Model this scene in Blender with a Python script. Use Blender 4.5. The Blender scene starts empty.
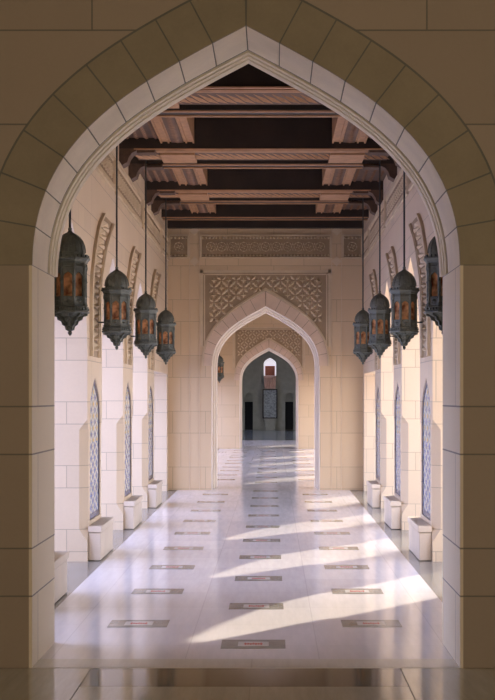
import bpy, bmesh, math, random
from mathutils import Vector, Matrix
random.seed(7)
S = bpy.context.scene
COL = S.collection
PI = math.pi

# ------------------------------------------------------------------ camera
cam = bpy.data.cameras.new('camera'); camo = bpy.data.objects.new('camera', cam); COL.objects.link(camo)
camo.location = (0.135, 0, 1.7); camo.rotation_euler = (PI/2, 0, 0)
cam.sensor_fit = 'HORIZONTAL'; cam.sensor_width = 36; cam.lens = 36*1400/495
cam.shift_x = -25.5/495; cam.shift_y = 47/495
cam.clip_end = 400
S.camera = camo
# ------------------------------------------------------------------ view + light
S.view_settings.view_transform = 'Standard'; S.view_settings.look = 'None'
S.view_settings.exposure = 0.0; S.view_settings.gamma = 1; S.view_settings.use_curve_mapping = False
W = bpy.data.worlds.new('sky'); S.world = W; W.use_nodes = True
wn = W.node_tree.nodes; wl = W.node_tree.links
bg = wn['Background']; bg.inputs[1].default_value = 5.9
tc = wn.new('ShaderNodeTexCoord'); sx = wn.new('ShaderNodeSeparateXYZ'); rp = wn.new('ShaderNodeValToRGB')
wl.new(tc.outputs['Generated'], sx.inputs[0]); wl.new(sx.outputs['Z'], rp.inputs[0]); 
mr = wn.new('ShaderNodeMapRange'); wl.new(sx.outputs['X'], mr.inputs[0]); mr.inputs[1].default_value = -.6; mr.inputs[2].default_value = .6
mx = wn.new('ShaderNodeMix'); mx.data_type = 'RGBA'; mx.blend_type = 'MULTIPLY'; mx.inputs[0].default_value = 1
r2 = wn.new('ShaderNodeValToRGB'); wl.new(mr.outputs[0], r2.inputs[0])
r2.color_ramp.elements[0].color = (0.92, 0.93, 1.0, 1); r2.color_ramp.elements[1].color = (1.0, 0.95, 0.80, 1)
wl.new(rp.outputs[0], mx.inputs[6]); wl.new(r2.outputs[0], mx.inputs[7]); wl.new(mx.outputs[2], bg.inputs[0])
rp.color_ramp.elements[0].color = (0.70, 0.74, 1.0, 1); rp.color_ramp.elements[1].color = (0.58, 0.63, 1.0, 1)
SUN = 6.0
sl = bpy.data.lights.new('sun', 'SUN'); sl.energy = SUN; sl.angle = math.radians(1.0); sl.color = (1, 0.87, 0.66)
so = bpy.data.objects.new('sun', sl); COL.objects.link(so)
so.rotation_euler = Vector((-1, -1.2, -1.13)).to_track_quat('-Z', 'Y').to_euler(); so.location = (12, 20, 12)
hl = bpy.data.lights.new('hall_fill', 'POINT'); hl.energy = 420; hl.color = (1.0, 0.87, 0.70); hl.shadow_soft_size = 0.4  # unseen fill light added to brighten the front wall and jambs; no fixture
ho = bpy.data.objects.new('hall_fill', hl); COL.objects.link(ho); ho.location = (1.3, -0.8, 2.5)

# ------------------------------------------------------------------ node helpers
def newmat(name, rough=0.7, col=(0.5, 0.5, 0.5)):
    m = bpy.data.materials.new(name); m.use_nodes = True
    b = m.node_tree.nodes['Principled BSDF']
    b.inputs['Roughness'].default_value = rough; b.inputs['Base Color'].default_value = (*col, 1)
    return m, m.node_tree.nodes, m.node_tree.links, b
class NB:
    def __init__(s, m): s.n = m.node_tree.nodes; s.l = m.node_tree.links
    def put(s, node, i, v):
        if isinstance(v, (int, float)): node.inputs[i].default_value = v
        elif isinstance(v, tuple): node.inputs[i].default_value = v
        else: s.l.new(v, node.inputs[i])
    def m(s, op, a, b=0.0, c=0.0):
        x = s.n.new('ShaderNodeMath'); x.operation = op
        s.put(x, 0, a); s.put(x, 1, b)
        if op in ('MULTIPLY_ADD', 'COMPARE'): s.put(x, 2, c)
        return x.outputs[0]
    def mix(s, f, a, b):
        x = s.n.new('ShaderNodeMix'); x.data_type = 'RGBA'
        s.put(x, 0, f)
        for i, v in ((6, a), (7, b)):
            if isinstance(v, tuple): x.inputs[i].default_value = (*v[:3], 1)
            else: s.l.new(v, x.inputs[i])
        return x.outputs[2]
    def noise(s, vec, scale, detail=4, rough=.55):
        x = s.n.new('ShaderNodeTexNoise'); x.inputs['Scale'].default_value = scale; x.inputs['Detail'].default_value = detail
        x.inputs['Roughness'].default_value = rough
        if vec is not None: s.l.new(vec, x.inputs['Vector'])
        return x.outputs['Fac']
    def white(s, a, b):
        c = s.n.new('ShaderNodeCombineXYZ'); s.put(c, 0, a); s.put(c, 1, b)
        x = s.n.new('ShaderNodeTexWhiteNoise'); x.noise_dimensions = '2D'; s.l.new(c.outputs[0], x.inputs['Vector']); return x.outputs['Value']
    def geo(s):
        g = s.n.new('ShaderNodeNewGeometry'); p = s.n.new('ShaderNodeSeparateXYZ'); q = s.n.new('ShaderNodeSeparateXYZ')
        s.l.new(g.outputs['Position'], p.inputs[0]); s.l.new(g.outputs['True Normal'], q.inputs[0])
        return g.outputs['Position'], p.outputs, q.outputs
    def bump(s, bsdf, h, strength=.3, dist=.01):
        x = s.n.new('ShaderNodeBump'); x.inputs['Strength'].default_value = strength; x.inputs['Distance'].default_value = dist
        s.l.new(h, x.inputs['Height']); s.l.new(x.outputs[0], bsdf.inputs['Normal'])

def stone(name, col, var=.10, rough=.75, scale=3.0):
    m, n, l, b = newmat(name, rough, col); k = NB(m)
    pos, P, Nn = k.geo()
    f = k.noise(pos, scale); g = k.noise(pos, 60, 3)
    t = k.m('ADD', k.m('MULTIPLY', f, .75), k.m('MULTIPLY', g, .25))
    t = k.m('MULTIPLY_ADD', k.m('SUBTRACT', t, .5), 3.0, .5)
    c = k.mix(t, tuple(x*(1-var) for x in col), tuple(min(1, x*(1+var)) for x in col))
    l.new(c, b.inputs['Base Color']); k.bump(b, g, .15, .002)
    return m
def ashlar(name, col, z0, tall, short, wt, ws, joint=.008, jcol=None, var=.07, u0=0.0, zs=None):
    m, n, l, b = newmat(name, .72, col); k = NB(m)
    pos, P, Nn = k.geo()
    side = k.m('GREATER_THAN', k.m('ABSOLUTE', Nn[0]), .6)
    u = k.m('ADD', k.m('MULTIPLY', P[1], side), k.m('MULTIPLY', P[0], k.m('SUBTRACT', 1.0, side)))
    u = k.m('ADD', u, 50.0 + u0)
    zz = k.m('SUBTRACT', P[2], z0 - 20*(tall+short)); PP = tall + short
    idx = k.m('FLOOR', k.m('DIVIDE', zz, PP)); mm = k.m('SUBTRACT', zz, k.m('MULTIPLY', idx, PP))
    up = k.m('GREATER_THAN', mm, tall)
    ci = k.m('ADD', k.m('MULTIPLY', idx, 2.0), up)
    dz = k.m('MINIMUM', k.m('ABSOLUTE', k.m('SUBTRACT', mm, tall)), k.m('MINIMUM', mm, k.m('SUBTRACT', PP, mm)))
    if zs:
        ci = 0.0; dz = 9.0; up = 0.0
        for zj in zs:
            q = k.m('SUBTRACT', P[2], zj); ci = k.m('ADD', ci, k.m('GREATER_THAN', q, 0.0)); dz = k.m('MINIMUM', dz, k.m('ABSOLUTE', q))
    wid = k.m('ADD', wt, k.m('MULTIPLY', up, ws - wt))
    uu = k.m('ADD', k.m('DIVIDE', u, wid), k.m('MULTIPLY', ci, .5))
    fu = k.m('FLOOR', uu); mu = k.m('SUBTRACT', uu, fu)
    du = k.m('MULTIPLY', k.m('MINIMUM', mu, k.m('SUBTRACT', 1.0, mu)), wid)
    flat = k.m('GREATER_THAN', k.m('ABSOLUTE', Nn[2]), .7)
    d = k.m('ADD', k.m('MINIMUM', du, dz), flat)
    jm = k.m('LESS_THAN', d, joint/2)
    wv = k.white(fu, ci)
    f = k.noise(pos, 2.2); g = k.noise(pos, 45, 3)
    t = k.m('ADD', k.m('MULTIPLY', wv, .55), k.m('MULTIPLY', f, .45))
    t = k.m('ADD', t, k.m('MULTIPLY', k.m('SUBTRACT', g, .5), .5))
    c = k.mix(t, tuple(x*(1-var) for x in col), tuple(min(1, x*(1+var)) for x in col))
    c = k.mix(jm, c, jcol or tuple(x*.66 for x in col))
    l.new(c, b.inputs['Base Color'])
    k.bump(b, k.m('SUBTRACT', k.m('MULTIPLY', g, .15), jm), .5, .004)
    return m

CREAM = (0.69, 0.56, 0.405)
M = {}
M['side'] = ashlar('side_wall_ashlar', CREAM, .33, .43, .23, 2.6, .44, u0=.18)
M['end'] = ashlar('end_wall_ashlar', (0.66, 0.50, 0.32), .42, .62, .40, .85, .60)
ZJ = (.45, .75, 1.34, 1.64, 2.53, 3.41, 4.0, 4.9)
M['front'] = ashlar('hall_wall_ashlar', (0.40, 0.325, 0.25), .45, .30, .59, 2.1, 2.1, .010, (0.20, 0.185, 0.15), .06, .35, ZJ)  # wall stone darkened, the dimness of the hall is in the colour
M['vous'] = stone('voussoir_stone_shaded', (0.325, 0.275, 0.19), .09)  # arch stone on its dim face, shade put into the colour
M['vousin'] = stone('voussoir_stone_lit', (0.86, 0.77, 0.63), .08)  # same arch stone on the reveal, lightened to paint the light it catches
M['mortar'] = stone('grey_mortar', (0.17, 0.165, 0.135), .1)
M['mortar2'] = stone('tan_mortar', (0.36, 0.27, 0.20), .1)
M['white'] = stone('lit_lining_stone', (0.82, 0.73, 0.62), .05)  # reveal stone whitened, the light falling on it is in the colour
M['pink'] = stone('pinkish_voussoir_stone', (0.66, 0.50, 0.37), .10)
M['plain'] = stone('plain_cream_stone', CREAM, .06)
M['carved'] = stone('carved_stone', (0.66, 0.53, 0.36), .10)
M['carvedbed'] = stone('shade_toned_carving_bed', (0.36, 0.26, 0.16), .12)  # dark tone paints the shade between the raised carvings
M['outside_left'] = stone('bluish_bounce_paving', (0.36, 0.39, 0.52), .08)  # unseen ground, tinted blue to cool the light bounced onto the left reveals
M['bench'] = stone('bench_stone', (0.66, 0.56, 0.45), .06)
M['greystone'] = stone('grey_green_stone', (0.40, 0.385, 0.30), .12)
M['outside'] = stone('pale_paving', (0.70, 0.58, 0.44), .08)  # unseen ground, warmed to tint the light bounced indoors
M['woodd'] = stone('dark_wood', (0.030, 0.018, 0.013), .3, .6)
M['woodm'] = stone('salmon_wood', (0.43, 0.235, 0.12), .18, .6, 8)
M['woodc'] = stone('carved_brown_wood', (0.22, 0.115, 0.065), .25, .6, 12)
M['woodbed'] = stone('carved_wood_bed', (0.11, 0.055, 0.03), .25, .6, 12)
M['woodb'] = stone('brown_bracket_wood', (0.10, 0.055, 0.035), .25, .6, 12)
M['redbrick'] = stone('red_brick', (0.70, 0.24, 0.14), .2)
M['salmon'] = stone('salmon_stone', (0.80, 0.50, 0.38), .15)
M['black'] = newmat('black_doorway', .8, (0.008, 0.008, 0.008))[0]

def metal():
    m, n, l, b = newmat('patinated_metal', .5); k = NB(m)
    tcn = n.new('ShaderNodeTexCoord')
    f = k.noise(tcn.outputs['Object'], 14); v = n.new('ShaderNodeTexVoronoi'); v.inputs['Scale'].default_value = 42
    l.new(tcn.outputs['Object'], v.inputs['Vector'])
    c = k.mix(f, (0.05, 0.058, 0.052), (0.20, 0.22, 0.19))
    l.new(c, b.inputs['Base Color']); b.inputs['Metallic'].default_value = .35
    k.bump(b, v.outputs['Distance'], .6, .006)
    return m
M['metal'] = metal()
M['rod'] = newmat('rod_metal', .45, (0.03, 0.035, 0.035))[0]
def amber():
    m, n, l, b = newmat('amber_glass', .25); k = NB(m)
    tcn = n.new('ShaderNodeTexCoord'); f = k.noise(tcn.outputs['Object'], 11, 2)
    c = k.mix(k.m('MULTIPLY_ADD', k.m('SUBTRACT', f, .5), 4.0, .5), (0.30, 0.09, 0.03), (1.0, 0.62, 0.30))
    l.new(c, b.inputs['Base Color'])
    tr = n.new('ShaderNodeBsdfTranslucent'); l.new(c, tr.inputs[0])
    ms = n.new('ShaderNodeMixShader'); ms.inputs[0].default_value = .6
    l.new(b.outputs[0], ms.inputs[1]); l.new(tr.outputs[0], ms.inputs[2]); l.new(ms.outputs[0], n['Material Output'].inputs[0])
    return m
M['amber'] = amber()
def marble(name, c1, c2, mod=.87, rough=.10, jc=None, ox=0., oy=0.):
    m, n, l, b = newmat(name, rough); k = NB(m)
    pos, P, Nn = k.geo()
    def jd(v, w, o):
        q = k.m('DIVIDE', k.m('ADD', v, 40*w + o), w); fl = k.m('FLOOR', q); fr = k.m('SUBTRACT', q, fl)
        return k.m('MULTIPLY', k.m('MINIMUM', fr, k.m('SUBTRACT', 1.0, fr)), w), fl
    dx, ix = jd(P[0], mod, ox); dy, iy = jd(P[1], mod, oy)
    jm = k.m('LESS_THAN', k.m('MINIMUM', dx, dy), .004)
    wv = k.white(ix, iy)
    mp = n.new('ShaderNodeMapping'); l.new(pos, mp.inputs[0]); mp.inputs['Scale'].default_value = (9, .9, 1); mp.inputs['Rotation'].default_value = (0, 0, .35)
    s = k.noise(mp.outputs[0], 2.2, 5, .65); f = k.noise(pos, 1.6)
    t = k.m('ADD', k.m('MULTIPLY', s, .6), k.m('ADD', k.m('MULTIPLY', f, .2), k.m('MULTIPLY', wv, .2)))
    t = k.m('MULTIPLY_ADD', k.m('SUBTRACT', t, .5), 2.2, .5)
    c = k.mix(t, c1, c2); c = k.mix(k.m('MULTIPLY', jm, .3), c, jc or tuple(x*.6 for x in c1))
    l.new(c, b.inputs['Base Color'])
    l.new(k.m('MULTIPLY_ADD', s, .10, rough - .04), b.inputs['Roughness'])
    b.inputs['IOR'].default_value = 1.55
    return m
M['marble'] = marble('white_marble', (0.68, 0.66, 0.69), (0.83, 0.80, 0.82), .87, .11, ox=.435)
M['granite'] = marble('grey_granite', (0.15, 0.15, 0.14), (0.27, 0.265, 0.25), .6, .16)
M['hallf'] = marble('olive_brown_marble', (0.13, 0.105, 0.05), (0.26, 0.21, 0.11), 3.3, .07)
M['hallp'] = marble('pale_hall_marble', (0.42, 0.40, 0.30), (0.58, 0.54, 0.42), 1.6, .08, oy=.3)
M['thresh'] = marble('threshold_stone', (0.60, 0.57, 0.50), (0.70, 0.67, 0.60), 5, .2)
M['darkfloor'] = marble('shaded_marble', (0.20, 0.22, 0.23), (0.30, 0.32, 0.33), 1.2, .12)  # corridor marble in a darker copy, far hall dimness painted in
M['platef'] = stone('inlay_grey_marble', (0.27, 0.265, 0.245), .2, .15, 6)
M['platei'] = stone('inlay_pale_marble', (0.62, 0.60, 0.58), .1, .15)
M['red'] = newmat('inlay_red_stone', .25, (0.48, 0.10, 0.08))[0]
def mosaic():
    m, n, l, b = newmat('blue_mosaic_tile', .25); k = NB(m)
    pos, P, Nn = k.geo()
    a = .10
    p = k.m('ADD', k.m('DIVIDE', P[1], .30), k.m('DIVIDE', P[2], .13)); q = k.m('SUBTRACT', k.m('DIVIDE', P[1], .30), k.m('DIVIDE', P[2], .13))
    def fr(v): return k.m('FRACT', k.m('ADD', v, 500.0))
    e = k.m('MAXIMUM', k.m('LESS_THAN', fr(p), .28), k.m('LESS_THAN', fr(q), .28))
    ctr = k.m('MULTIPLY', k.m('GREATER_THAN', fr(p), .5), k.m('GREATER_THAN', fr(q), .5))
    par = k.m('MODULO', k.m('ADD', k.m('FLOOR', k.m('ADD', p, 500.0)), k.m('FLOOR', k.m('ADD', q, 500.0))), 2.0)
    low = k.m('LESS_THAN', P[2], 1.22)
    base = k.mix(low, (0.20, 0.27, 0.31), (0.06, 0.14, 0.36))
    c = k.mix(e, base, (0.52, 0.52, 0.44))
    accent = k.mix(k.m('MULTIPLY', par, k.m('SUBTRACT', 1.0, k.m('MULTIPLY', low, .75))), (0.04, 0.09, 0.34), (0.55, 0.40, 0.13))
    c = k.mix(ctr, c, accent)
    v = n.new('ShaderNodeTexVoronoi'); v.inputs['Scale'].default_value = 60; l.new(pos, v.inputs['Vector'])
    sp = n.new('ShaderNodeSeparateColor'); l.new(v.outputs['Color'], sp.inputs[0])
    c = k.mix(k.m('MULTIPLY', sp.outputs[0], .35), c, (0.30, 0.33, 0.40))
    l.new(c, b.inputs['Base Color']); return m
M['mosaic'] = mosaic()
M['mosb'] = stone('dark_blue_tile', (0.02, 0.04, 0.13), .2, .25)

# ------------------------------------------------------------------ mesh helpers
def obj(name, bm, mat, parent=None, smooth=False):
    bmesh.ops.recalc_face_normals(bm, faces=bm.faces[:])
    me = bpy.data.meshes.new(name); bm.to_mesh(me); bm.free()
    for mm in (mat if isinstance(mat, list) else [mat]): me.materials.append(mm)
    if smooth:
        for p in me.polygons: p.use_smooth = True
    o = bpy.data.objects.new(name, me); COL.objects.link(o)
    if parent: o.parent = parent
    return o
def struct(name, bm, mat, label=None, smooth=False):
    o = obj(name, bm, mat, None, smooth); o['kind'] = 'structure'
    if label: o['label'] = label; o['category'] = 'architecture'
    return o
def tag(o, label, cat, group=None):
    o['label'] = label; o['category'] = cat
    if group: o['group'] = group
    return o
def empty(name, loc, rz=0):
    o = bpy.data.objects.new(name, None); COL.objects.link(o); o.location = loc; o.rotation_euler = (0, 0, rz)
    o.empty_display_size = .1
    return o
def dup(root, loc, rz=None):
    r = root.copy(); COL.objects.link(r); r.location = loc
    if rz is not None: r.rotation_euler = (0, 0, rz)
    for ch in list(root.children):
        c = ch.copy(); COL.objects.link(c); c.parent = r
        for g in ch.children:
            d = g.copy(); COL.objects.link(d); d.parent = c
    return r
def box(bm, x0, x1, y0, y1, z0, z1, mi=0):
    v = [bm.verts.new(p) for p in ((x0,y0,z0),(x1,y0,z0),(x1,y1,z0),(x0,y1,z0),(x0,y0,z1),(x1,y0,z1),(x1,y1,z1),(x0,y1,z1))]
    for f in ((0,3,2,1),(4,5,6,7),(0,1,5,4),(1,2,6,5),(2,3,7,6),(3,0,4,7)):
        bm.faces.new([v[i] for i in f]).material_index = mi
def bevel(bm, w, seg=1):
    bmesh.ops.bevel(bm, geom=bm.edges[:], offset=w, segments=seg, affect='EDGES', clamp_overlap=True)
def prism(bm, poly, f, a, b, mi=0):
    """poly of 2-D points, f(u, w, depth) -> xyz"""
    A = [bm.verts.new(f(u, w, a)) for u, w in poly]; B = [bm.verts.new(f(u, w, b)) for u, w in poly]
    n = len(poly)
    fs = [bm.faces.new(A), bm.faces.new(B[::-1])] + [bm.faces.new((A[i], A[(i+1) % n], B[(i+1) % n], B[i])) for i in range(n)]
    for q in fs: q.material_index = mi
def lathe(bm, prof, seg, rot=0, cx=0, cy=0):
    rings = []
    for r, z in prof:
        if r < 1e-5: rings.append([bm.verts.new((cx, cy, z))])
        else: rings.append([bm.verts.new((cx + r*math.cos(rot + 2*PI*i/seg), cy + r*math.sin(rot + 2*PI*i/seg), z)) for i in range(seg)])
    for a, b in zip(rings, rings[1:]):
        for i in range(seg):
            j = (i+1) % seg
            if len(a) == 1 and len(b) == 1: continue
            if len(a) == 1: bm.faces.new((a[0], b[i], b[j]))
            elif len(b) == 1: bm.faces.new((a[i], a[j], b[0]))
            else: bm.faces.new((a[i], a[j], b[j], b[i]))
    for r in (rings[0], rings[-1]):
        if len(r) > 2: bm.faces.new(r)
# transforms (u, z, depth) -> world
def front_at(y, xc=0.0): return lambda u, z, d: (xc + u, y + d, z)
def side_at(x, sgn, yc=0.0): return lambda u, z, d: (x + sgn*d, yc + u, z)

# pointed arch, left half from springing to apex
def half_arch(w, h, z0, n=16):
    P0, P1, P2, P3 = (-w, 0), (-w, .54*h), (-.52*w, h - .50*.52*w*1.05), (0, h)
    out = []
    for i in range(n+1):
        t = i/n; a, b, c, d = (1-t)**3, 3*t*(1-t)**2, 3*t*t*(1-t), t**3
        out.append((a*P0[0]+b*P1[0]+c*P2[0]+d*P3[0], z0 + a*P0[1]+b*P1[1]+c*P2[1]+d*P3[1]))
    return out
def full_arch(w, h, z0, n=16):
    L = half_arch(w, h, z0, n)
    return L + [(-x, z) for x, z in L[-2::-1]]
GROW = 0.0
def offset_half(L, off0):
    out = []
    for i, p in enumerate(L):
        off = off0*(1 - GROW*(1 - i/(len(L)-1))) if off0 > .1 else off0
        a = L[max(0, i-1)]; b = L[min(len(L)-1, i+1)]
        tx, tz = b[0]-a[0], b[1]-a[1]; q = math.hypot(tx, tz); nx, nz = -tz/q, tx/q
        if i == 0: nx, nz = -1, 0
        if i == len(L)-1: out.append((0, p[1] + off/nz))
        else: out.append((p[0] + nx*off, p[1] + nz*off))
    return out
def ring(bm, f, L, o0, o1, d0, d1, blocks=0, gap=.01, mi=0):
    """solid arch ring between normal offsets o0..o1, optionally cut into voussoirs (both halves)"""
    for s in (-1, 1):
        # resample by length
        lens = [0]
        for a, b in zip(L, L[1:]): lens.append(lens[-1] + math.hypot(b[0]-a[0], b[1]-a[1]))
        tot = lens[-1]
        I = offset_half(L, o0) if o0 else L; O = offset_half(L, o1)
        def at(C, q):
            q = min(max(q, 0), tot)
            for k in range(len(L)-1):
                if q <= lens[k+1] + 1e-9:
                    t = (q - lens[k])/(lens[k+1]-lens[k]); return (C[k][0]+t*(C[k+1][0]-C[k][0]), C[k][1]+t*(C[k+1][1]-C[k][1]))
        nb = blocks or 1
        for k in range(nb):
            a = tot*k/nb + (gap/2 if blocks and k else 0); b = tot*(k+1)/nb - (gap/2 if blocks else 0)
            m = 4 if blocks else 40
            if blocks and k == nb-1: b = tot - gap/2
            qs = [a + (b-a)*i/m for i in range(m+1)]
            pin = [at(I, q) for q in qs]; pout = [at(O, q) for q in qs]
            vs = [[bm.verts.new(f(-s*p[0], p[1], d)) for p in pp] for pp in (pin, pout) for d in (d0, d1)]
            i0, i1, q0, q1 = vs
            fs = []
            for j in range(m):
                fs += [bm.faces.new((i0[j], i0[j+1], q0[j+1], q0[j])), bm.faces.new((i1[j+1], i1[j], q1[j], q1[j+1])),
                       bm.faces.new((i0[j+1], i0[j], i1[j], i1[j+1])), bm.faces.new((q0[j], q0[j+1], q1[j+1], q1[j]))]
            fs += [bm.faces.new((i0[0], q0[0], q1[0], i1[0])), bm.faces.new((i0[m], i1[m], q1[m], q0[m]))]
            for x in fs: x.material_index = mi
def arch_wall(bm, f, u0, u1, ztop, ops, d0, d1, zbot=0.0):
    """solid wall from u0..u1 with arched openings ops=[(centre, w, h, zspring)]; closed solid"""
    cur = u0
    def blk(a, b, za, zb):
        if b - a < 1e-4: return
        prism(bm, [(a, za), (b, za), (b, zb), (a, zb)], f, d0, d1)
    for c, w, h, zs in sorted(ops):
        blk(cur, c-w, zbot, ztop)
        A = [(c+x, z) for x, z in full_arch(w, h, zs)]
        for a, b in zip(A, A[1:]):
            prism(bm, [(a[0], a[1]), (b[0], b[1]), (b[0], ztop), (a[0], ztop)], f, d0, d1)
        cur = c+w
    blk(cur, u1, zbot, ztop)
    clean(bm)
def clean(bm):
    bmesh.ops.remove_doubles(bm, verts=bm.verts[:], dist=1e-4)
    # drop internal coincident faces
    seen = {}
    for fc in bm.faces:
        k = frozenset(v.index for v in fc.verts); seen.setdefault(k, []).append(fc)
    bm.verts.index_update(); seen = {}
    for fc in bm.faces: seen.setdefault(frozenset(v.index for v in fc.verts), []).append(fc)
    kill = [x for v in seen.values() if len(v) > 1 for x in v]
    if kill: bmesh.ops.delete(bm, geom=kill, context='FACES_ONLY')

# ------------------------------------------------------------------ dimensions
HW = 1.785                       # half corridor width
T = 0.74                         # side wall thickness
BAY = 3.48
PIERS = [11.62, 15.10, 18.55, 22.02]
PW = 0.62                        # pier half width
ZW = 5.45                        # wall top
Y1, Y1b = 8.78, 9.68             # hall front wall
Y2, Y2b = 25.6, 26.75            # inner wall
Y3, Y3b = 46.0, 47.2
OPW = (BAY - 2*PW)/2
OZ, OH = 2.12, 1.26

# ================================================================== STRUCTURE
# ground and floors
bm = bmesh.new(); box(bm, 0, 60, -30, 110, -.5, -.25); struct('floor_outside_right', bm, M['outside'])
bm = bmesh.new(); box(bm, -60, 0, -30, 110, -.5, -.25); struct('floor_outside_left', bm, M['outside_left'])
bm = bmesh.new(); box(bm, -HW-T-.5, HW+T+.5, Y1, 55, -.25, -.004); struct('floor_border', bm, M['granite'])
bm = bmesh.new(); box(bm, -1.612, 1.535, Y1+.30, 55, -.2, 0); struct('floor', bm, M['marble'])
bm = bmesh.new(); box(bm, -1.376, 1.308, Y1, Y1+.296, -.2, .002); struct('floor_threshold', bm, M['thresh'])
bm = bmesh.new(); box(bm, -3.6, 3.6, 55.004, 72, -.25, 0); struct('floor_far', bm, M['darkfloor'])
bm = bmesh.new()
box(bm, -1.0, .93, 8.22, Y1-.006, -.2, 0, 0)
box(bm, -1.0, .93, -4, 8.214, -.2, 0, 1); box(bm, -4.5, -1.006, -4, Y1-.006, -.2, 0, 1); box(bm, .936, 4.5, -4, Y1-.006, -.2, 0, 1)
box(bm, -4.5, 4.5, -4, Y1, -.3, -.01, 2)
struct('floor_front', bm, [M['hallf'], M['hallp'], M['mortar']])
# entrance hall around the camera
bm = bmesh.new(); box(bm, -4.7, -4.5, -4.2, Y1, -.2, 6.2); struct('wall_hall_left', bm, M['front'])
bm = bmesh.new(); box(bm, 4.5, 4.7, -4.2, Y1, -.2, 6.2); struct('wall_hall_right', bm, M['front'])
bm = bmesh.new(); box(bm, -4.5, 4.5, -4.2, -4.0, -.2, 6.2); struct('wall_hall_back', bm, M['front'])
bm = bmesh.new(); box(bm, -4.7, 4.7, -4.2, Y1, 6.2, 6.35); struct('ceiling_hall', bm, M['front'])

# front arch wall
FW, FH, FZ, FC = 1.342, 1.50, 2.53, -.034
bm = bmesh.new()
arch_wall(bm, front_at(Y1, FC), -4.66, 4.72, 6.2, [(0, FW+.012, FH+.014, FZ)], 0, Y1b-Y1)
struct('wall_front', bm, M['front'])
bm = bmesh.new()
for s in (-1, 1):
    box(bm, FC+s*FW if s > 0 else FC-FW-.02, FC+FW+.02 if s > 0 else FC-FW, Y1-.003, Y1b+.002, 0.0, FZ)
struct('trim_2', bm, ashlar('jamb_ashlar_lit', (0.86, 0.75, 0.58), .45, .30, .59, 4.0, 4.0, .010, (0.34, 0.29, 0.24), .05, 1.0, ZJ))  # lighter copy of the wall stone, light on the jambs painted in
L = half_arch(FW, FH, FZ, 24)
bm = bmesh.new()
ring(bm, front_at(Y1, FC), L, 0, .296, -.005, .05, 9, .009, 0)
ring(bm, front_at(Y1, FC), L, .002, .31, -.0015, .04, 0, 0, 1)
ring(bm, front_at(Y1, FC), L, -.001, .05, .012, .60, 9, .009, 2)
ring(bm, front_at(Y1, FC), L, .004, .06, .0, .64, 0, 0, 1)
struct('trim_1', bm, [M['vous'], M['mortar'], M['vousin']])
bm = bmesh.new()
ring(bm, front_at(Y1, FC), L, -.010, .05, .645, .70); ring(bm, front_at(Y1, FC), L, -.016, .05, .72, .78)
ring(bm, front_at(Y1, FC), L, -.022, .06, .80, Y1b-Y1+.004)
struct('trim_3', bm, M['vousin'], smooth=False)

# pier with stopped chamfers and a niche (boolean cut once)
NW, NZ0, NS, NH = .43, .40, 1.50, .41
def pier_mesh():
    bm = bmesh.new()
    lv = [(-.2, .0), (.20, .0), (.33, .085), (1.36, .085), (1.47, .0), (OZ, .0)]
    rows = []
    for z, c in lv:
        c = max(c, .0008)
        # local: x = depth into wall (0 at corridor face), y = along
        p = [(c, -PW), (T-c, -PW), (T, -PW+c), (T, PW-c), (T-c, PW), (c, PW), (0, PW-c), (0, -PW+c)]
        rows.append([bm.verts.new((x, y, z)) for x, y in p])
    for a, b in zip(rows, rows[1:]):
        for i in range(8): bm.faces.new((a[i], a[(i+1) % 8], b[(i+1) % 8], b[i]))
    bm.faces.new(rows[0]); bm.faces.new(rows[-1])
    bmesh.ops.recalc_face_normals(bm, faces=bm.faces[:])
    me = bpy.data.meshes.new('pier'); bm.to_mesh(me); bm.free()
    o = bpy.data.objects.new('tmp_pier', me); COL.objects.link(o)
    bm = bmesh.new()
    prism(bm, [(-NW, NZ0), (NW, NZ0)] + [(x, z) for x, z in full_arch(NW, NH, NS, 8)][::-1], lambda u, z, d: (d, u, z), -.1, .026)
    bmesh.ops.recalc_face_normals(bm, faces=bm.faces[:])
    mc = bpy.data.meshes.new('cut'); bm.to_mesh(mc); bm.free()
    c = bpy.data.objects.new('tmp_cut', mc); COL.objects.link(c)
    md = o.modifiers.new('b', 'BOOLEAN'); md.operation = 'DIFFERENCE'; md.object = c; md.solver = 'EXACT'
    dg = bpy.context.evaluated_depsgraph_get(); res = bpy.data.meshes.new_from_object(o.evaluated_get(dg))
    bpy.data.objects.remove(o); bpy.data.objects.remove(c)
    return res
PM = pier_mesh()
def side_wall(name, sgn, piers, ya, yb, niche=True):
    bm = bmesh.new()
    f = side_at(sgn*HW, sgn)
    ops = []
    ps = sorted(piers)
    cen = [(a+b)/2 for a, b in zip(ps, ps[1:])]
    # end bays reach the end walls as plain wall
    arch_wall(bm, f, ya, yb, ZW, [(c, (b-a)/2-PW, OH, OZ) for c, (a, b) in zip(cen, zip(ps, ps[1:]))], 0, T, zbot=OZ)
    for y in ps:
        tmp = bmesh.new(); tmp.from_mesh(PM)
        bmesh.ops.transform(tmp, matrix=Matrix.Translation((sgn*HW, y, 0)) @ Matrix.Scale(sgn, 4, (1, 0, 0)), verts=tmp.verts[:])
        t = bpy.data.meshes.new('t'); tmp.to_mesh(t); tmp.free(); bm.from_mesh(t); bpy.data.meshes.remove(t)
    return struct(name, bm, M['side'])
side_wall('wall_left', -1, PIERS, 10.9, Y2)
side_wall('wall_right', 1, PIERS, 10.9, Y2)
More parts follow.
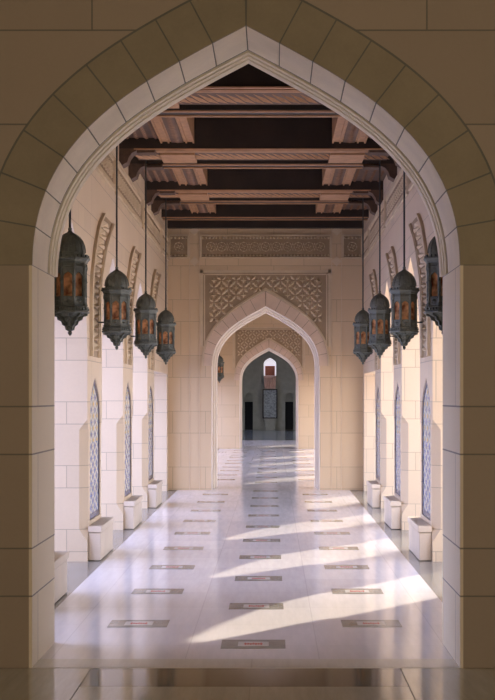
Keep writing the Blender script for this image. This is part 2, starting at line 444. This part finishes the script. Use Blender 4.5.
# half bays at both ends (far opening cut short by the cross wall)
for nm, s in (('wall_left_end', -1), ('wall_right_end', 1)):
    bm = bmesh.new()
    box(bm, *sorted((s*HW, s*(HW+T))), Y2-.28, Y2, -.2, OZ)
    box(bm, *sorted((s*HW, s*(HW+T))), Y1b, 10.9, -.2 if s > 0 else OZ, ZW)  # unseen: right filled to block a sun fleck, left open for sky light
    struct(nm, bm, M['side'])
P2 = [29.2+BAY*i for i in range(5)]
side_wall('wall_left_far', -1, P2, Y2b, Y3)
side_wall('wall_right_far', 1, P2, Y2b, Y3)
P3 = [48.9, 52.4]
side_wall('wall_left_farthest', -1, P3, Y3b, 55)
side_wall('wall_right_farthest', 1, P3, Y3b, 55)

GROW = .38
# cross walls with the smaller arches
def cross_wall(name, y0, y1, W2, H2, Z2, n1, panel=True):
    bm = bmesh.new(); f = front_at(y0)
    arch_wall(bm, f, -HW-T, HW+T, ZW, [(0, W2+.01, H2+.012, Z2)], 0, y1-y0)
    struct(name, bm, M['end'])
    L2 = half_arch(W2, H2, Z2, 20)
    bm = bmesh.new()
    ring(bm, f, L2, 0, .24, -.012, .03, 8, .010, 0); ring(bm, f, L2, .004, .245, -.004, .03, 0, 0, 1)
    ring(bm, f, L2, .245, .275, -.035, .03, 0, 0, 2); ring(bm, f, L2, .275, .30, -.02, .03, 0, 0, 2)
    struct('trim_%d' % n1, bm, [M['pink'], M['mortar2'], M['carved']])
    bm = bmesh.new()
    ring(bm, f, L2, -.001, .05, .014, .45, 0, 0, 0); ring(bm, f, L2, -.028, .05, .46, .70); ring(bm, f, L2, -.055, .05, .70, y1-y0+.003)
    for s in (-1, 1):
        for q, (a, b) in enumerate(((0, .45), (.46, .70), (.70, y1-y0+.003))):
            w = W2 - (.001, .028, .055)[q]
            box(bm, *sorted((s*w, s*(W2+.05))), y0+a+.002, y0+b, 0, Z2)
        # stopped plinth block
    struct('trim_%d' % (n1+1), bm, M['white'])
cross_wall('wall_back', Y2, Y2b, .982, 1.09, 2.27, 4)
cross_wall('wall_back_far', Y3, Y3b, .96, 1.07, 2.25, 6)

# carved panels
def petal(bm, f, u, z, ang, a, b, h, d0):
    ca, sa = math.cos(ang), math.sin(ang)
    P = [bm.verts.new(f(u + ca*x - sa*y, z + sa*x + ca*y, d0)) for x, y in ((-a, 0), (0, -b), (a, 0), (0, b))]
    t = bm.verts.new(f(u, z, d0-h))
    for i in range(4): bm.faces.new((P[i], P[(i+1) % 4], t))
def zarch(L2, x):
    x = -abs(x)
    for a, b in zip(L2, L2[1:]):
        if a[0] <= x <= b[0]: return a[1] + (b[1]-a[1])*(x-a[0])/(b[0]-a[0]+1e-9)
    return -1 if x < L2[0][0] else L2[-1][1]
def spandrel(n, y0, W2, H2, Z2, hwid, zt, zb):
    f = front_at(y0); O = offset_half(half_arch(W2, H2, Z2, 20), .30)
    bm = bmesh.new()
    # bed
    for s in (-1, 1):
        for a, b in zip(O, O[1:]):
            if b[1] < zb: continue
            za = max(a[1], zb)
            prism(bm, [(-s*a[0], za), (-s*b[0], b[1]), (-s*b[0], zt), (-s*a[0], zt)], f, -.006, .01, 1)
        if -O[0][0] < hwid: prism(bm, [(s*(-O[0][0]), zb), (s*hwid, zb), (s*hwid, zt), (s*(-O[0][0]), zt)], f, -.006, .01, 1)
        box(bm, *sorted((s*(hwid-.05), s*hwid)), y0-.012, y0, zb, zt)
        box(bm, *sorted((s*(hwid-.09), s*(hwid-.065))), y0-.012, y0, zb, zt-.065)
    box(bm, -hwid, hwid, y0-.012, y0, zt-.05, zt); box(bm, -hwid+.05, hwid-.05, y0-.012, y0, zt-.09, zt-.065)
    c = .27
    nx = int(hwid/c)+1
    for i in range(-nx*2, nx*2+1):
        for j in range(0, 12):
            u = i*c/2; z = zt-.19-j*c/2
            if abs(u) > hwid-.16 or z < zb+.06: continue
            if z < zarch(O, u)+.06 or z < zarch(O, abs(u)+.05)+.05: continue
            if (i+j) % 2 == 0:
                for k in range(4): petal(bm, f, u+.068*math.cos(PI/4+k*PI/2), z+.068*math.sin(PI/4+k*PI/2), PI/4+k*PI/2, .058, .030, .035, -.006)
            else:
                petal(bm, f, u, z, 0, .056, .022, .035, -.006); petal(bm, f, u, z, PI/2, .056, .022, .035, -.006)
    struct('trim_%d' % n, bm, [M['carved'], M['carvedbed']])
spandrel(8, Y2, .982, 1.09, 2.27, 1.195, 4.02, 2.62)
spandrel(9, Y3, .96, 1.07, 2.25, 1.19, 4.0, 2.6)
def frieze(bm, f, u0, u1, z0, z1, t=.03):
    def bx(a, b, za, zb, d, mi=0): prism(bm, [(a, za), (b, za), (b, zb), (a, zb)], f, -d, .01, mi)
    bx(u0, u1, z0, z1, .004, 1)
    bx(u0, u1, z0, z0+.03, t); bx(u0, u1, z1-.03, z1, t); bx(u0, u0+.03, z0+.03, z1-.03, t); bx(u1-.03, u1, z0+.03, z1-.03, t)
    n = max(1, int((u1-u0-.1)/.062)); st = (u1-u0-.1)/n
    for i in range(n+1):
        for z in (z0+.06, z1-.06): petal(bm, f, u0+.05+i*st, z, 0, .024, .022, .032, -.004)
    h = (z1-z0)/2; zc = (z0+z1)/2
    m = max(1, round((u1-u0-.2)/.20)); st = (u1-u0-.2)/m
    for i in range(m):
        u = u0+.1+st*(i+.5); r = min(.078, h-.11)
        for k in range(8): petal(bm, f, u+r*math.cos(k*PI/4), zc+r*math.sin(k*PI/4), k*PI/4+PI/2, .034, .012, .022, -.004)
        for k in range(4): petal(bm, f, u+.03*math.cos(k*PI/2+.4), zc+.03*math.sin(k*PI/2+.4), k*PI/2+.4, .026, .012, .025, -.004)
        if i: petal(bm, f, u-st/2, zc+.05, PI/2, .03, .014, .02, -.004); petal(bm, f, u-st/2, zc-.05, PI/2, .03, .014, .02, -.004)
bm = bmesh.new()
frieze(bm, front_at(Y2), -1.2, 1.2, 4.23, 4.67); frieze(bm, front_at(Y2), -1.77, -1.40, 4.23, 4.67); frieze(bm, front_at(Y2), 1.40, 1.77, 4.23, 4.67)
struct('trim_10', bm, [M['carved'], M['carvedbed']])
bm = bmesh.new()     # lozenge bosses and plain pilaster mouldings between the frieze pieces
for s in (-1, 1):
    box(bm, *sorted((s*1.205, s*1.215)), Y2-.012, Y2, .0, 4.8)
    box(bm, *sorted((s*1.385, s*1.395)), Y2-.012, Y2, .0, 4.8)
    for z in (4.18, 4.74): prism(bm, [(s*1.30-.09, z), (s*1.30, z-.09), (s*1.30+.09, z), (s*1.30, z+.09)], front_at(Y2), -.012, .0)
struct('trim_11', bm, M['plain'])
n = 12
for s in (-1, 1):
    bm = bmesh.new()
    for a, b in ((9.8, 13.3), (13.5, 16.8), (17.0, 20.28), (20.48, 23.76), (23.96, 25.5)):
        frieze(bm, side_at(s*HW, s), a, b, 4.17, 4.60)
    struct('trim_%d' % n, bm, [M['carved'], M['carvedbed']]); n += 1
# carved bands rising over the piers to the crown of each opening
def carved_band(n, s, y):
    f = side_at(s*HW, s)
    N = 22; ctl_near = []; ctl_far = []
    zb, zt = OZ+.01, 3.74
    near = [(2.13, -.45), (2.75, -.45), (2.99, -.40), (3.31, -.13), (3.55, .17), (3.66, .37), (3.77, .68)]
    far = [(2.13, .36), (2.75, .37), (3.03, .55), (3.37, .92), (3.56, 1.25), (3.77, 1.74)]
    zb, zt = 2.13, 3.77
    def ip(T_, z):
        for a, b in zip(T_, T_[1:]):
            if a[0] <= z <= b[0]+1e-6: return a[1] + (b[1]-a[1])*(z-a[0])/(b[0]-a[0])
    rows = []
    for i in range(N+1):
        z = zb + (zt-zb)*i/N; rows.append((y+ip(near, z), y+ip(far, z), z))
    bm = bmesh.new()
    def strip(o0, o1, d, mi=0):
        vs = []
        for a, b, z in rows:
            u0 = a+o0 if o0 >= 0 else b+o0; u1 = a+o1 if o1 > 0 else b+o1
            vs.append([bm.verts.new(f(u0, z, -d)), bm.verts.new(f(u1, z, -d)), bm.verts.new(f(u1, z, .01)), bm.verts.new(f(u0, z, .01))])
        for p, q in zip(vs, vs[1:]):
            for k in range(4): bm.faces.new((p[k], p[(k+1) % 4], q[(k+1) % 4], q[k])).material_index = mi
        bm.faces.new(vs[0]).material_index = mi; bm.faces.new(vs[-1]).material_index = mi
    strip(.0, .10, .035); strip(.12, .16, .022); strip(-.16, -.12, .022); strip(-.10, .0, .03)
    strip(.08, -.08, .003, 1)
    # leaf / zigzag relief
    M_ = 13
    for k in range(M_):
        z = zb + .06 + (zt-zb-.12)*(k+.5)/M_; h = (zt-zb-.12)/M_
        i = min(N-1, int((z-zb)/(zt-zb)*N)); a, b, _ = rows[i]
        A, B = a+.17, b-.17
        for (u, w, ang) in (((A+B)/2, 0, 0),):
            pts = [(A, z-h*.48), (A+.05, z+h*.30), ((A+B)/2, z+h*.46), (B, z+h*.12), ((A+B)/2+.05, z-h*.05)]
            P = [bm.verts.new(f(u, w, -.004)) for u, w in pts]; t = bm.verts.new(f(A+(B-A)*.4, z+h*.1, -.05))
            for q in range(5): bm.faces.new((P[q], P[(q+1) % 5], t))
            pts = [(A+.10, z-h*.46), (B, z-h*.40), (B-.05, z-h*.02), (A+.22, z-h*.16)]
            P = [bm.verts.new(f(u, w, -.004)) for u, w in pts]; t = bm.verts.new(f(A+(B-A)*.65, z-h*.28, -.045))
            for q in range(4): bm.faces.new((P[q], P[(q+1) % 4], t))
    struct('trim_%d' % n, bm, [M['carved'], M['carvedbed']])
n = 14
for s in (-1, 1):
    for y in PIERS: carved_band(n, s, y); n += 1

# ------------------------------------------------------------------ ceiling
bm = bmesh.new(); box(bm, -HW-T-.3, HW+T+.3, Y1b, Y2, ZW, ZW+.3); struct('ceiling', bm, M['woodd'])
bm = bmesh.new(); box(bm, -HW-T-.3, HW+T+.3, Y2, 55, 5.45, 5.75); struct('ceiling_far', bm, M['carvedbed'])
def beam(y, first):
    r = empty('ceiling_beam', (0, y, 4.8))
    tag(r, 'dark and salmon carved ceiling crossbeam, %s' % first, 'beam', 'wooden crossbeams under the corridor ceiling')
    a = -.77
    b = bmesh.new(); box(b, -HW, HW, a, a+.26, .0, .62); box(b, -HW, HW, a+1.13, a+1.53, .0, .62); box(b, -HW, HW, a+.26, a+1.13, .10, .62)
    obj('beam_core', b, M['woodd'], r)
    b = bmesh.new()
    for y0 in (a-.012, a+.10, a+.17, a+1.15, a+1.41): box(b, -1.60, 1.60, y0, y0+.05, -.016, .0)
    
    obj('moulding', b, M['woodm'], r)
    b = bmesh.new(); box(b, -1.62, 1.62, a+.30, a+.86, .0, .098)
    k = -1.58
    while k < 1.58:
        petal(b, lambda u, w, d: (k + u, a+.58 + w, d), 0, 0, 1.15, .26, .028, .03, 0); k += .095
    for fc in b.faces: fc.material_index = 0 if len(fc.verts) == 3 else 1
    obj('carved_soffit', b, [M['woodm'], M['woodbed']], r)
    b = bmesh.new()
    for s in (-1, 1):
        box(b, *sorted((s*.86, s*1.30)), a+.27, a+.90, -.034, .0)
    obj('crossing_block', b, M['woodm'], r)
    b = bmesh.new()
    for s in (-1, 1):
        for y0 in (a, a+1.13):
            pr = [(0, 0), (.22, 0), (.215, -.03), (.16, -.055), (.12, -.11), (.10, -.17), (.05, -.20), (0, -.22)]
            prism(b, pr, lambda u, w, d: (s*(HW-u), y0+d, w), .0, .26)
            prism(b, [(.22, 0), (.46, 0), (.44, -.045), (.22, -.05)], lambda u, w, d: (s*(HW-u), y0+d, w), .02, .24)
    obj('bracket', b, M['woodb'], r)
    return r
def rib(x, y0, y1, lab):
    r = empty('ceiling_rib', (x, (y0+y1)/2, 4.88)); h = (y1-y0)/2
    tag(r, lab, 'beam', 'short salmon ribs between the crossbeams')
    b = bmesh.new(); box(b, -.21, .21, -h, h, 0, .56); obj('rib_body', b, M['woodm'], r)
    sg = 1 if x > 0 else -1
    b = bmesh.new(); box(b, *sorted((sg*.21, sg*(HW-abs(x)))), -h, h, .05, .5)
    k = -h+.05
    while k < h:
        for q in range(4): petal(b, lambda u, w, d: (sg*(.27+q*.12)+u, k+w, .05+d), 0, 0, .8, .05, .022, .02, 0)
        k += .11
    for fc in b.faces: fc.material_index = 0 if len(fc.verts) == 3 else 1
    obj('side_panel', b, [M['woodc'], M['woodb']], r)
    b = bmesh.new(); box(b, -.075, .075, -h, h, -.012, .0)
    k = -h+.06
    while k < h-.03:
        petal(b, lambda u, w, d: (u, k+w, -.012+d), 0, 0, .6, .06, .02, .014, 0); k += .07
    for fc in b.faces: fc.material_index = 0 if len(fc.verts) == 3 else 1
    obj('carved_strip', b, [M['woodc'], M['woodbed']], r)
    b = bmesh.new()
    for s in (-1, 1): box(b, *sorted((s*.10, s*.12)), -h, h, -.02, .0); box(b, *sorted((s*.19, s*.21)), -h, h, -.02, .0)
    obj('moulding', b, M['woodm'], r)
BY = [14.75 + BAY*i for i in (-1, 0, 1, 2)]
for y, w in zip(BY, ('above the front archway', 'nearest in full view', 'middle of the three in full view', 'farthest, just before the inner wall')): beam(y, w)
for i, w in ((1, 'between the two nearest beams'), (2, 'between the middle and farthest beams'), (3, 'between the farthest beam and inner wall')):
    for x, sd in ((-1.055, 'left'), (1.08, 'right')):
        y0 = BY[i]+.77; y1 = BY[i+1]-.78 if i < 3 else 24.1
        rib(x, y0, y1, 'short salmon ceiling rib on the %s, %s' % (sd, w))
bm = bmesh.new(); box(bm, -HW, HW, 24.1, 24.5, 4.80, ZW); box(bm, -HW, HW, 25.45, 25.6, 4.78, ZW)
box(bm, -HW, HW, 24.10, 24.15, 4.785, 4.8, 1); box(bm, -HW, HW, 24.40, 24.45, 4.785, 4.8, 1)
struct('trim_30', bm, [M['woodd'], M['woodm']])
bm = bmesh.new()
for s in (-1, 1): box(bm, *sorted((s*(HW-.10), s*HW)), Y1b, Y2, 5.0, ZW)
struct('trim_31', bm, M['woodd'])

# ================================================================== far hall
GX = 3.6
bm = bmesh.new(); arch_wall(bm, side_at(-GX, -1), 55, 72, 6, [(58.5, 1, 1.1, 2.4), (62.5, 1, 1.1, 2.4), (66.5, 1, 1.1, 2.4)], 0, .3); struct('wall_far_hall_left', bm, M['greystone'])  # unseen arched openings added to let sky light into the hall
bm = bmesh.new(); arch_wall(bm, side_at(GX, 1), 55, 72, 6, [(58.5, 1, 1.1, 2.4), (66.5, 1, 1.1, 2.4)], 0, .3); struct('wall_far_hall_right', bm, M['greystone'])  # openings added on this side too, to brighten the hall
bm = bmesh.new(); arch_wall(bm, front_at(55), -GX, GX, 6, [(0, 1.5, 1.4, 2.9)], 0, .4); struct('wall_far_hall_front', bm, M['greystone'])
bm = bmesh.new(); box(bm, -GX-.2, GX+.2, 55, 72.4, 6, 6.2); struct('ceiling_far_hall', bm, M['greystone'])
bm = bmesh.new(); arch_wall(bm, front_at(72), -GX, GX, 6, [(-1.11, .21, .34, 1.62), (-.02, .32, .33, 3.38), (.97, .21, .34, 1.62)], 0, .4)
box(bm, -.35, .31, 72, 72.4, -.1, 2.80)
box(bm, -1.7, -.31, 72.402, 72.5, -.1, 2.4); box(bm, .6, 1.6, 72.402, 72.5, -.1, 2.4)
struct('wall_far_hall_back', bm, M['greystone'])
for i, x in enumerate((-1.11, .97)):
    bm = bmesh.new(); box(bm, x-.21, x+.21, 72.30, 72.38, 0, 1.45); struct('door_%d' % (i+1), bm, M['black'])
    bm = bmesh.new(); prism(bm, [(x-.21, 1.46), (x+.21, 1.46), (x+.21, 1.6), (x+.14, 1.85), (x, 2.0), (x-.14, 1.85), (x-.21, 1.6)], front_at(72.31), 0, .06)
    struct('trim_%d' % (32+i), bm, M['greystone'])
# bright arched window
wm, wn2, wl2, wb = newmat('bright_window', .5, (0.8, 0.78, 0.82)); wb.inputs['Emission Color'].default_value = (0.9, 0.86, 0.95, 1); wb.inputs['Emission Strength'].default_value = .75
bm = bmesh.new(); prism(bm, [(-.34, 2.80), (.30, 2.80)] + [(x-.02, z) for x, z in full_arch(.32, .33, 3.38, 8)][::-1], front_at(72.1), 0, .05); win = struct('window_1', bm, wm)
bm = bmesh.new(); box(bm, -.27, .23, 72.03, 72.09, 2.81, 3.30); obj('window_shutter', bm, M['redbrick'], win)
r = empty('mosaic_pillar', (-.02, 71.8, 0)); tag(r, 'far stone pedestal with grey mosaic panel under a fluted salmon corbel', 'pillar')
b = bmesh.new(); box(b, -.25, .25, -.1, .18, 0, .56); box(b, -.30, .30, -.14, .18, .50, .59); bevel(b, .01); obj('pedestal', b, M['greystone'], r)
b = bmesh.new(); box(b, -.33, .33, -.04, .17, .60, 2.05); obj('mosaic_panel', b, stone('grey_mosaic', (0.36, 0.38, 0.36), .5, .4, 14), r)
b = bmesh.new()
for q in ((-.38, -.33, .6, 2.1), (.33, .38, .6, 2.1), (-.33, .33, .6, .65), (-.33, .33, 2.05, 2.1)): box(b, q[0], q[1], -.09, .17, q[2], q[3])
obj('frame', b, M['woodd'], r)
b = bmesh.new(); box(b, -.31, .31, -.16, .17, 2.68, 2.80)
for i in range(6): lathe(b, [(.02, 2.12), (.045, 2.3), (.05, 2.68)], 8, 0, -.26+i*.104, -.02)
box(b, -.27, .27, -.02, .17, 2.12, 2.68)
obj('fluted_corbel', b, M['salmon'], r)

# ================================================================== OBJECTS
ORD = ['nearest', 'second', 'third', 'fourth', 'fifth', 'sixth', 'seventh', 'eighth', 'ninth', 'tenth', 'eleventh', 'twelfth']
# ---- benches
def bench():
    r = empty('stone_bench', (0, 0, 0))
    b = bmesh.new(); box(b, .0, .13, -.56, .56, 0, .29); bevel(b, .008); obj('base', b, M['bench'], r)
    b = bmesh.new(); box(b, .0, .142, -.575, .575, .294, .36); bevel(b, .006, 1); obj('seat_slab', b, M['bench'], r)
    return r
proto = None
for s, sd in ((-1, 'left'), (1, 'right')):
    for i, y in enumerate(PIERS):
        if s > 0 and i == 0: continue
        loc = (s*(HW-.002), y, 0); rz = 0 if s < 0 else PI
        if proto is None: proto = bench(); o = proto; o.location = loc
        else: o = dup(proto, loc, rz)
        w = ('partly behind the front archway' if (i == 0) else 'under the %s blue mosaic panel in view' % ORD[i-1])
        tag(o, 'cream stone bench at the %s wall, %s' % (sd, w), 'bench', 'stone benches along the corridor walls')
# ---- mosaics
def mos():
    r = empty('mosaic_niche_panel', (0, 0, 0)); f = lambda u, z, d: (d, u, z)
    b = bmesh.new(); prism(b, [(-NW+.05, .46), (NW-.05, .46)] + full_arch(NW-.05, NH-.07, NS, 8)[::-1], f, .0, .012); obj('tile_field', b, M['mosaic'], r)
    b = bmesh.new(); A = full_arch(NW-.004, NH-.006, NS, 8); B = full_arch(NW-.05, NH-.07, NS, 8)
    A = [(-NW+.004, .404)] + A + [(NW-.004, .404)]; B = [(-NW+.05, .46)] + B + [(NW-.05, .46)]
    for k in range(len(A)-1): prism(b, [A[k], A[k+1], B[k+1], B[k]], f, .0, .016)
    prism(b, [A[-1], A[0], B[0], B[-1]], f, .0, .016)
    obj('border', b, M['mosb'], r); return r
proto = None
for s, sd in ((-1, 'left'), (1, 'right')):
    for i, y in enumerate(PIERS):
        if i == 0: continue
        loc = (s*(HW+.0258), y, 0); rz = 0 if s < 0 else PI
        if proto is None: proto = mos(); o = proto; o.location = loc
        else: o = dup(proto, loc, rz)
        tag(o, 'pointed blue and ochre mosaic panel in the %s wall, %s' % (sd, ('nearest, widest in view', 'middle of the three', 'farthest and narrowest')[i-1]), 'mosaic', 'pointed mosaic panels over the benches')
# ---- floor inlays
def inlay():
    r = empty('floor_inlay', (0, 0, 0))
    b = bmesh.new()
    for q in ((-.22, -.105, -.165, .165), (.105, .22, -.165, .165), (-.105, .105, -.165, -.085), (-.105, .105, .085, .165)): box(b, q[0], q[1], q[2], q[3], -.01, .0025)
    obj('frame', b, M['platef'], r)
    b = bmesh.new(); box(b, -.104, .104, -.084, .084, -.01, .003); obj('plaque', b, M['platei'], r)
    b = bmesh.new()
    for k in range(7): box(b, -.060+k*.018, -.048+k*.018, -.045+.01*(k % 2), .040-.008*(k % 3), .0025, .0034)
    box(b, -.064, .064, -.012, .006, .0025, .0036)
    obj('red_motif', b, M['red'], r); return r
pl = inlay(); used = False
def put_inlay(x, y, lab, grp):
    global used
    if not used: o = pl; o.location = (x, y, 0); used = True
    else: o = dup(pl, (x, y, 0))
    tag(o, lab, 'floor inlay', grp)
g1 = 'grey floor inlays in the near corridor'; g2 = 'grey floor inlays beyond the inner archway'
for i in range(10):
    y = 9.63 + 1.74*i
    if y < 25.3: put_inlay(0, y, 'grey inlay with red motif, %s in centre row before inner archway' % ORD[i], g1)
for x, sd in ((-.87, 'left'), (.87, 'right')):
    for i in range(9):
        y = 10.50 + 1.74*i
        if y < 25.3: put_inlay(x, y, 'grey inlay with red motif, %s in %s row before inner archway' % (ORD[i], sd), g1)
for i in range(10):
    put_inlay(0, 27.9 + 1.74*i, 'small distant inlay, %s in centre row beyond inner archway' % ORD[i], g2)
for x, sd in ((-.87, 'left'), (.87, 'right')):
    for i in range(10): put_inlay(x, 28.77 + 1.74*i, 'small distant inlay, %s in %s row beyond inner archway' % (ORD[i], sd), g2)
# ---- lanterns
def lantern():
    r = empty('hanging_lantern', (0, 0, 0)); R8 = PI/8
    b = bmesh.new()
    lathe(b, [(0, 0), (.010, .010), (.020, .026), (.011, .042), (.030, .052), (.032, .075), (.046, .084), (.050, .115), (.070, .130), (.078, .155), (.110, .168), (.138, .185)], 8, R8)
    for k in range(8):
        a = k*PI/4
        f = lambda u, w, d: (math.cos(a)*u - math.sin(a)*d, math.sin(a)*u + math.cos(a)*d, w)
        prism(b, [(.01, .04), (.036, .052), (.042, .082), (.064, .092), (.072, .122), (.102, .134), (.112, .160), (.145, .168), (.148, .185), (.01, .185)], f, -.008, .008)
    obj('tapered_base', b, M['metal'], r)
    b = bmesh.new()
    lathe(b, [(.120, .183), (.166, .190), (.170, .203), (.148, .208), (.148, .232), (.160, .238), (.158, .246), (.12, .252)], 8, R8)
    for k in range(32):
        a = 2*PI*k/32; rr = .150*math.cos(PI/8)/math.cos(((a + PI/8) % (PI/4)) - PI/8)+.004
        f = lambda u, w, d: (math.cos(a)*u - math.sin(a)*d, math.sin(a)*u + math.cos(a)*d, w)
        prism(b, [(rr-.01, .212), (rr+.008, .212), (rr+.008, .232), (rr-.01, .232)], f, -.008, .008)
    obj('lower_collar', b, M['metal'], r)
    b = bmesh.new()
    Rb = .136; ap = Rb*math.cos(PI/8); hf = Rb*math.sin(PI/8)
    for k in range(8):
        a = k*PI/4
        f = lambda u, w, d: (math.cos(a)*(ap+d) - math.sin(a)*u, math.sin(a)*(ap+d) + math.cos(a)*u, w)
        # lower square with pyramid boss, mullions, arched head
        ww = hf-.016
        prism(b, [(-hf, .25), (hf, .25), (hf, .325), (-hf, .325)], f, -.014, 0)
        prism(b, [(-hf+.012, .258), (hf-.012, .258), (hf-.012, .265), (-hf+.012, .265)], f, 0, .006)
        prism(b, [(-hf+.012, .310), (hf-.012, .310), (hf-.012, .317), (-hf+.012, .317)], f, 0, .006)
        petal(b, lambda u, w, d: f(u, w, -d), 0, .288, 0, .03, .02, .014, 0)
        for s in (-1, 1): prism(b, [(s*ww, .325), (s*hf, .325), (s*hf, .56), (s*ww, .56)], f, -.014, .0)
        A = full_arch(ww, .04, .485, 5)
        for p, q in zip(A, A[1:]): prism(b, [p, q, (q[0], .56), (p[0], .56)], f, -.014, 0)
        # corner post
        av = a + PI/8
        lathe(b, [(.011, .25), (.015, .26), (.009, .275), (.009, .44), (.014, .45), (.009, .46), (.009, .54), (.015, .56), (.011, .60)], 6, 0, Rb*math.cos(av), Rb*math.sin(av))
    lathe(b, [(.118, .555), (.142, .558), (.142, .575), (.134, .580), (.134, .60)], 8, R8)
    obj('body_frame', b, M['metal'], r)
    for k in range(8):
        b = bmesh.new(); a = k*PI/4
        f = lambda u, w, d: (math.cos(a)*(ap+d) - math.sin(a)*u, math.sin(a)*(ap+d) + math.cos(a)*u, w)
        prism(b, [(-hf+.006, .32), (hf-.006, .32), (hf-.006, .54), (-hf+.006, .54)], f, -.018, -.0145)
        obj('glass_pane', b, M['amber'], r)
    b = bmesh.new()
    lathe(b, [(.12, .598), (.150, .604), (.154, .618), (.172, .636), (.172, .648), (.140, .652), (.128, .655), (.128, .69), (.122, .695)], 8, R8)
    for k in range(24):
        a = 2*PI*(k+.5)/24; rr = .158*math.cos(PI/8)/math.cos(((a + PI/8) % (PI/4)) - PI/8)
        f = lambda u, w, d: (math.cos(a)*u - math.sin(a)*d, math.sin(a)*u + math.cos(a)*d, w)
        prism(b, [(rr-.012, .645), (rr+.006, .645), (rr+.004, .670), (rr-.010, .670)], f, -.009, .009)
    obj('crown', b, M['metal'], r)
    b = bmesh.new()
    prof = [(.128, .69), (.126, .72), (.118, .755), (.103, .79), (.080, .82), (.052, .842), (.026, .858), (.014, .875), (.018, .89), (.008, .905)]
    lathe(b, prof, 24)
    for k in range(12):
        a = 2*PI*k/12
        f = lambda u, w, d: (math.cos(a)*u - math.sin(a)*d, math.sin(a)*u + math.cos(a)*d, w)
        prism(b, [(x+.005, z) for x, z in prof[:7]] + [(x-.01, z) for x, z in prof[6::-1]], f, -.004, .004)
    obj('dome', b, M['metal'], r)
    b = bmesh.new(); lathe(b, [(.010, .89), (.010, 2.79)], 8); obj('hanging_rod', b, M['rod'], r)
    b = bmesh.new(); f = lambda u, w, d: (u, w, d)
    bmesh.ops.create_cone(b, cap_ends=True, segments=8, radius1=.008, radius2=.008, depth=.17, matrix=Matrix.Translation((.20, 0, .30)) @ Matrix.Rotation(PI/2, 4, 'Y'))
    obj('wall_arm', b, M['rod'], r)
    return r
LX = 1.51; LZ = 2.205
proto = None
LY = PIERS
for s, sd in ((-1, 'left'), (1, 'right')):
    for i, y in enumerate(LY):
        loc = (s*1.55, y, LZ); rz = PI if s < 0 else 0
        if proto is None: proto = lantern(); o = proto; o.location = loc; o.rotation_euler = (0, 0, rz)
        else: o = dup(proto, loc, rz)
        tag(o, 'dark metal amber lantern by the %s wall, %s of four' % (sd, ('nearest and largest', 'second', 'third', 'farthest and smallest')[i]), 'lantern', 'hanging metal lanterns')
o = dup(proto, (-1.56, 44.2, 2.14), PI); tag(o, 'tiny distant dark lantern seen through the inner archway', 'lantern')
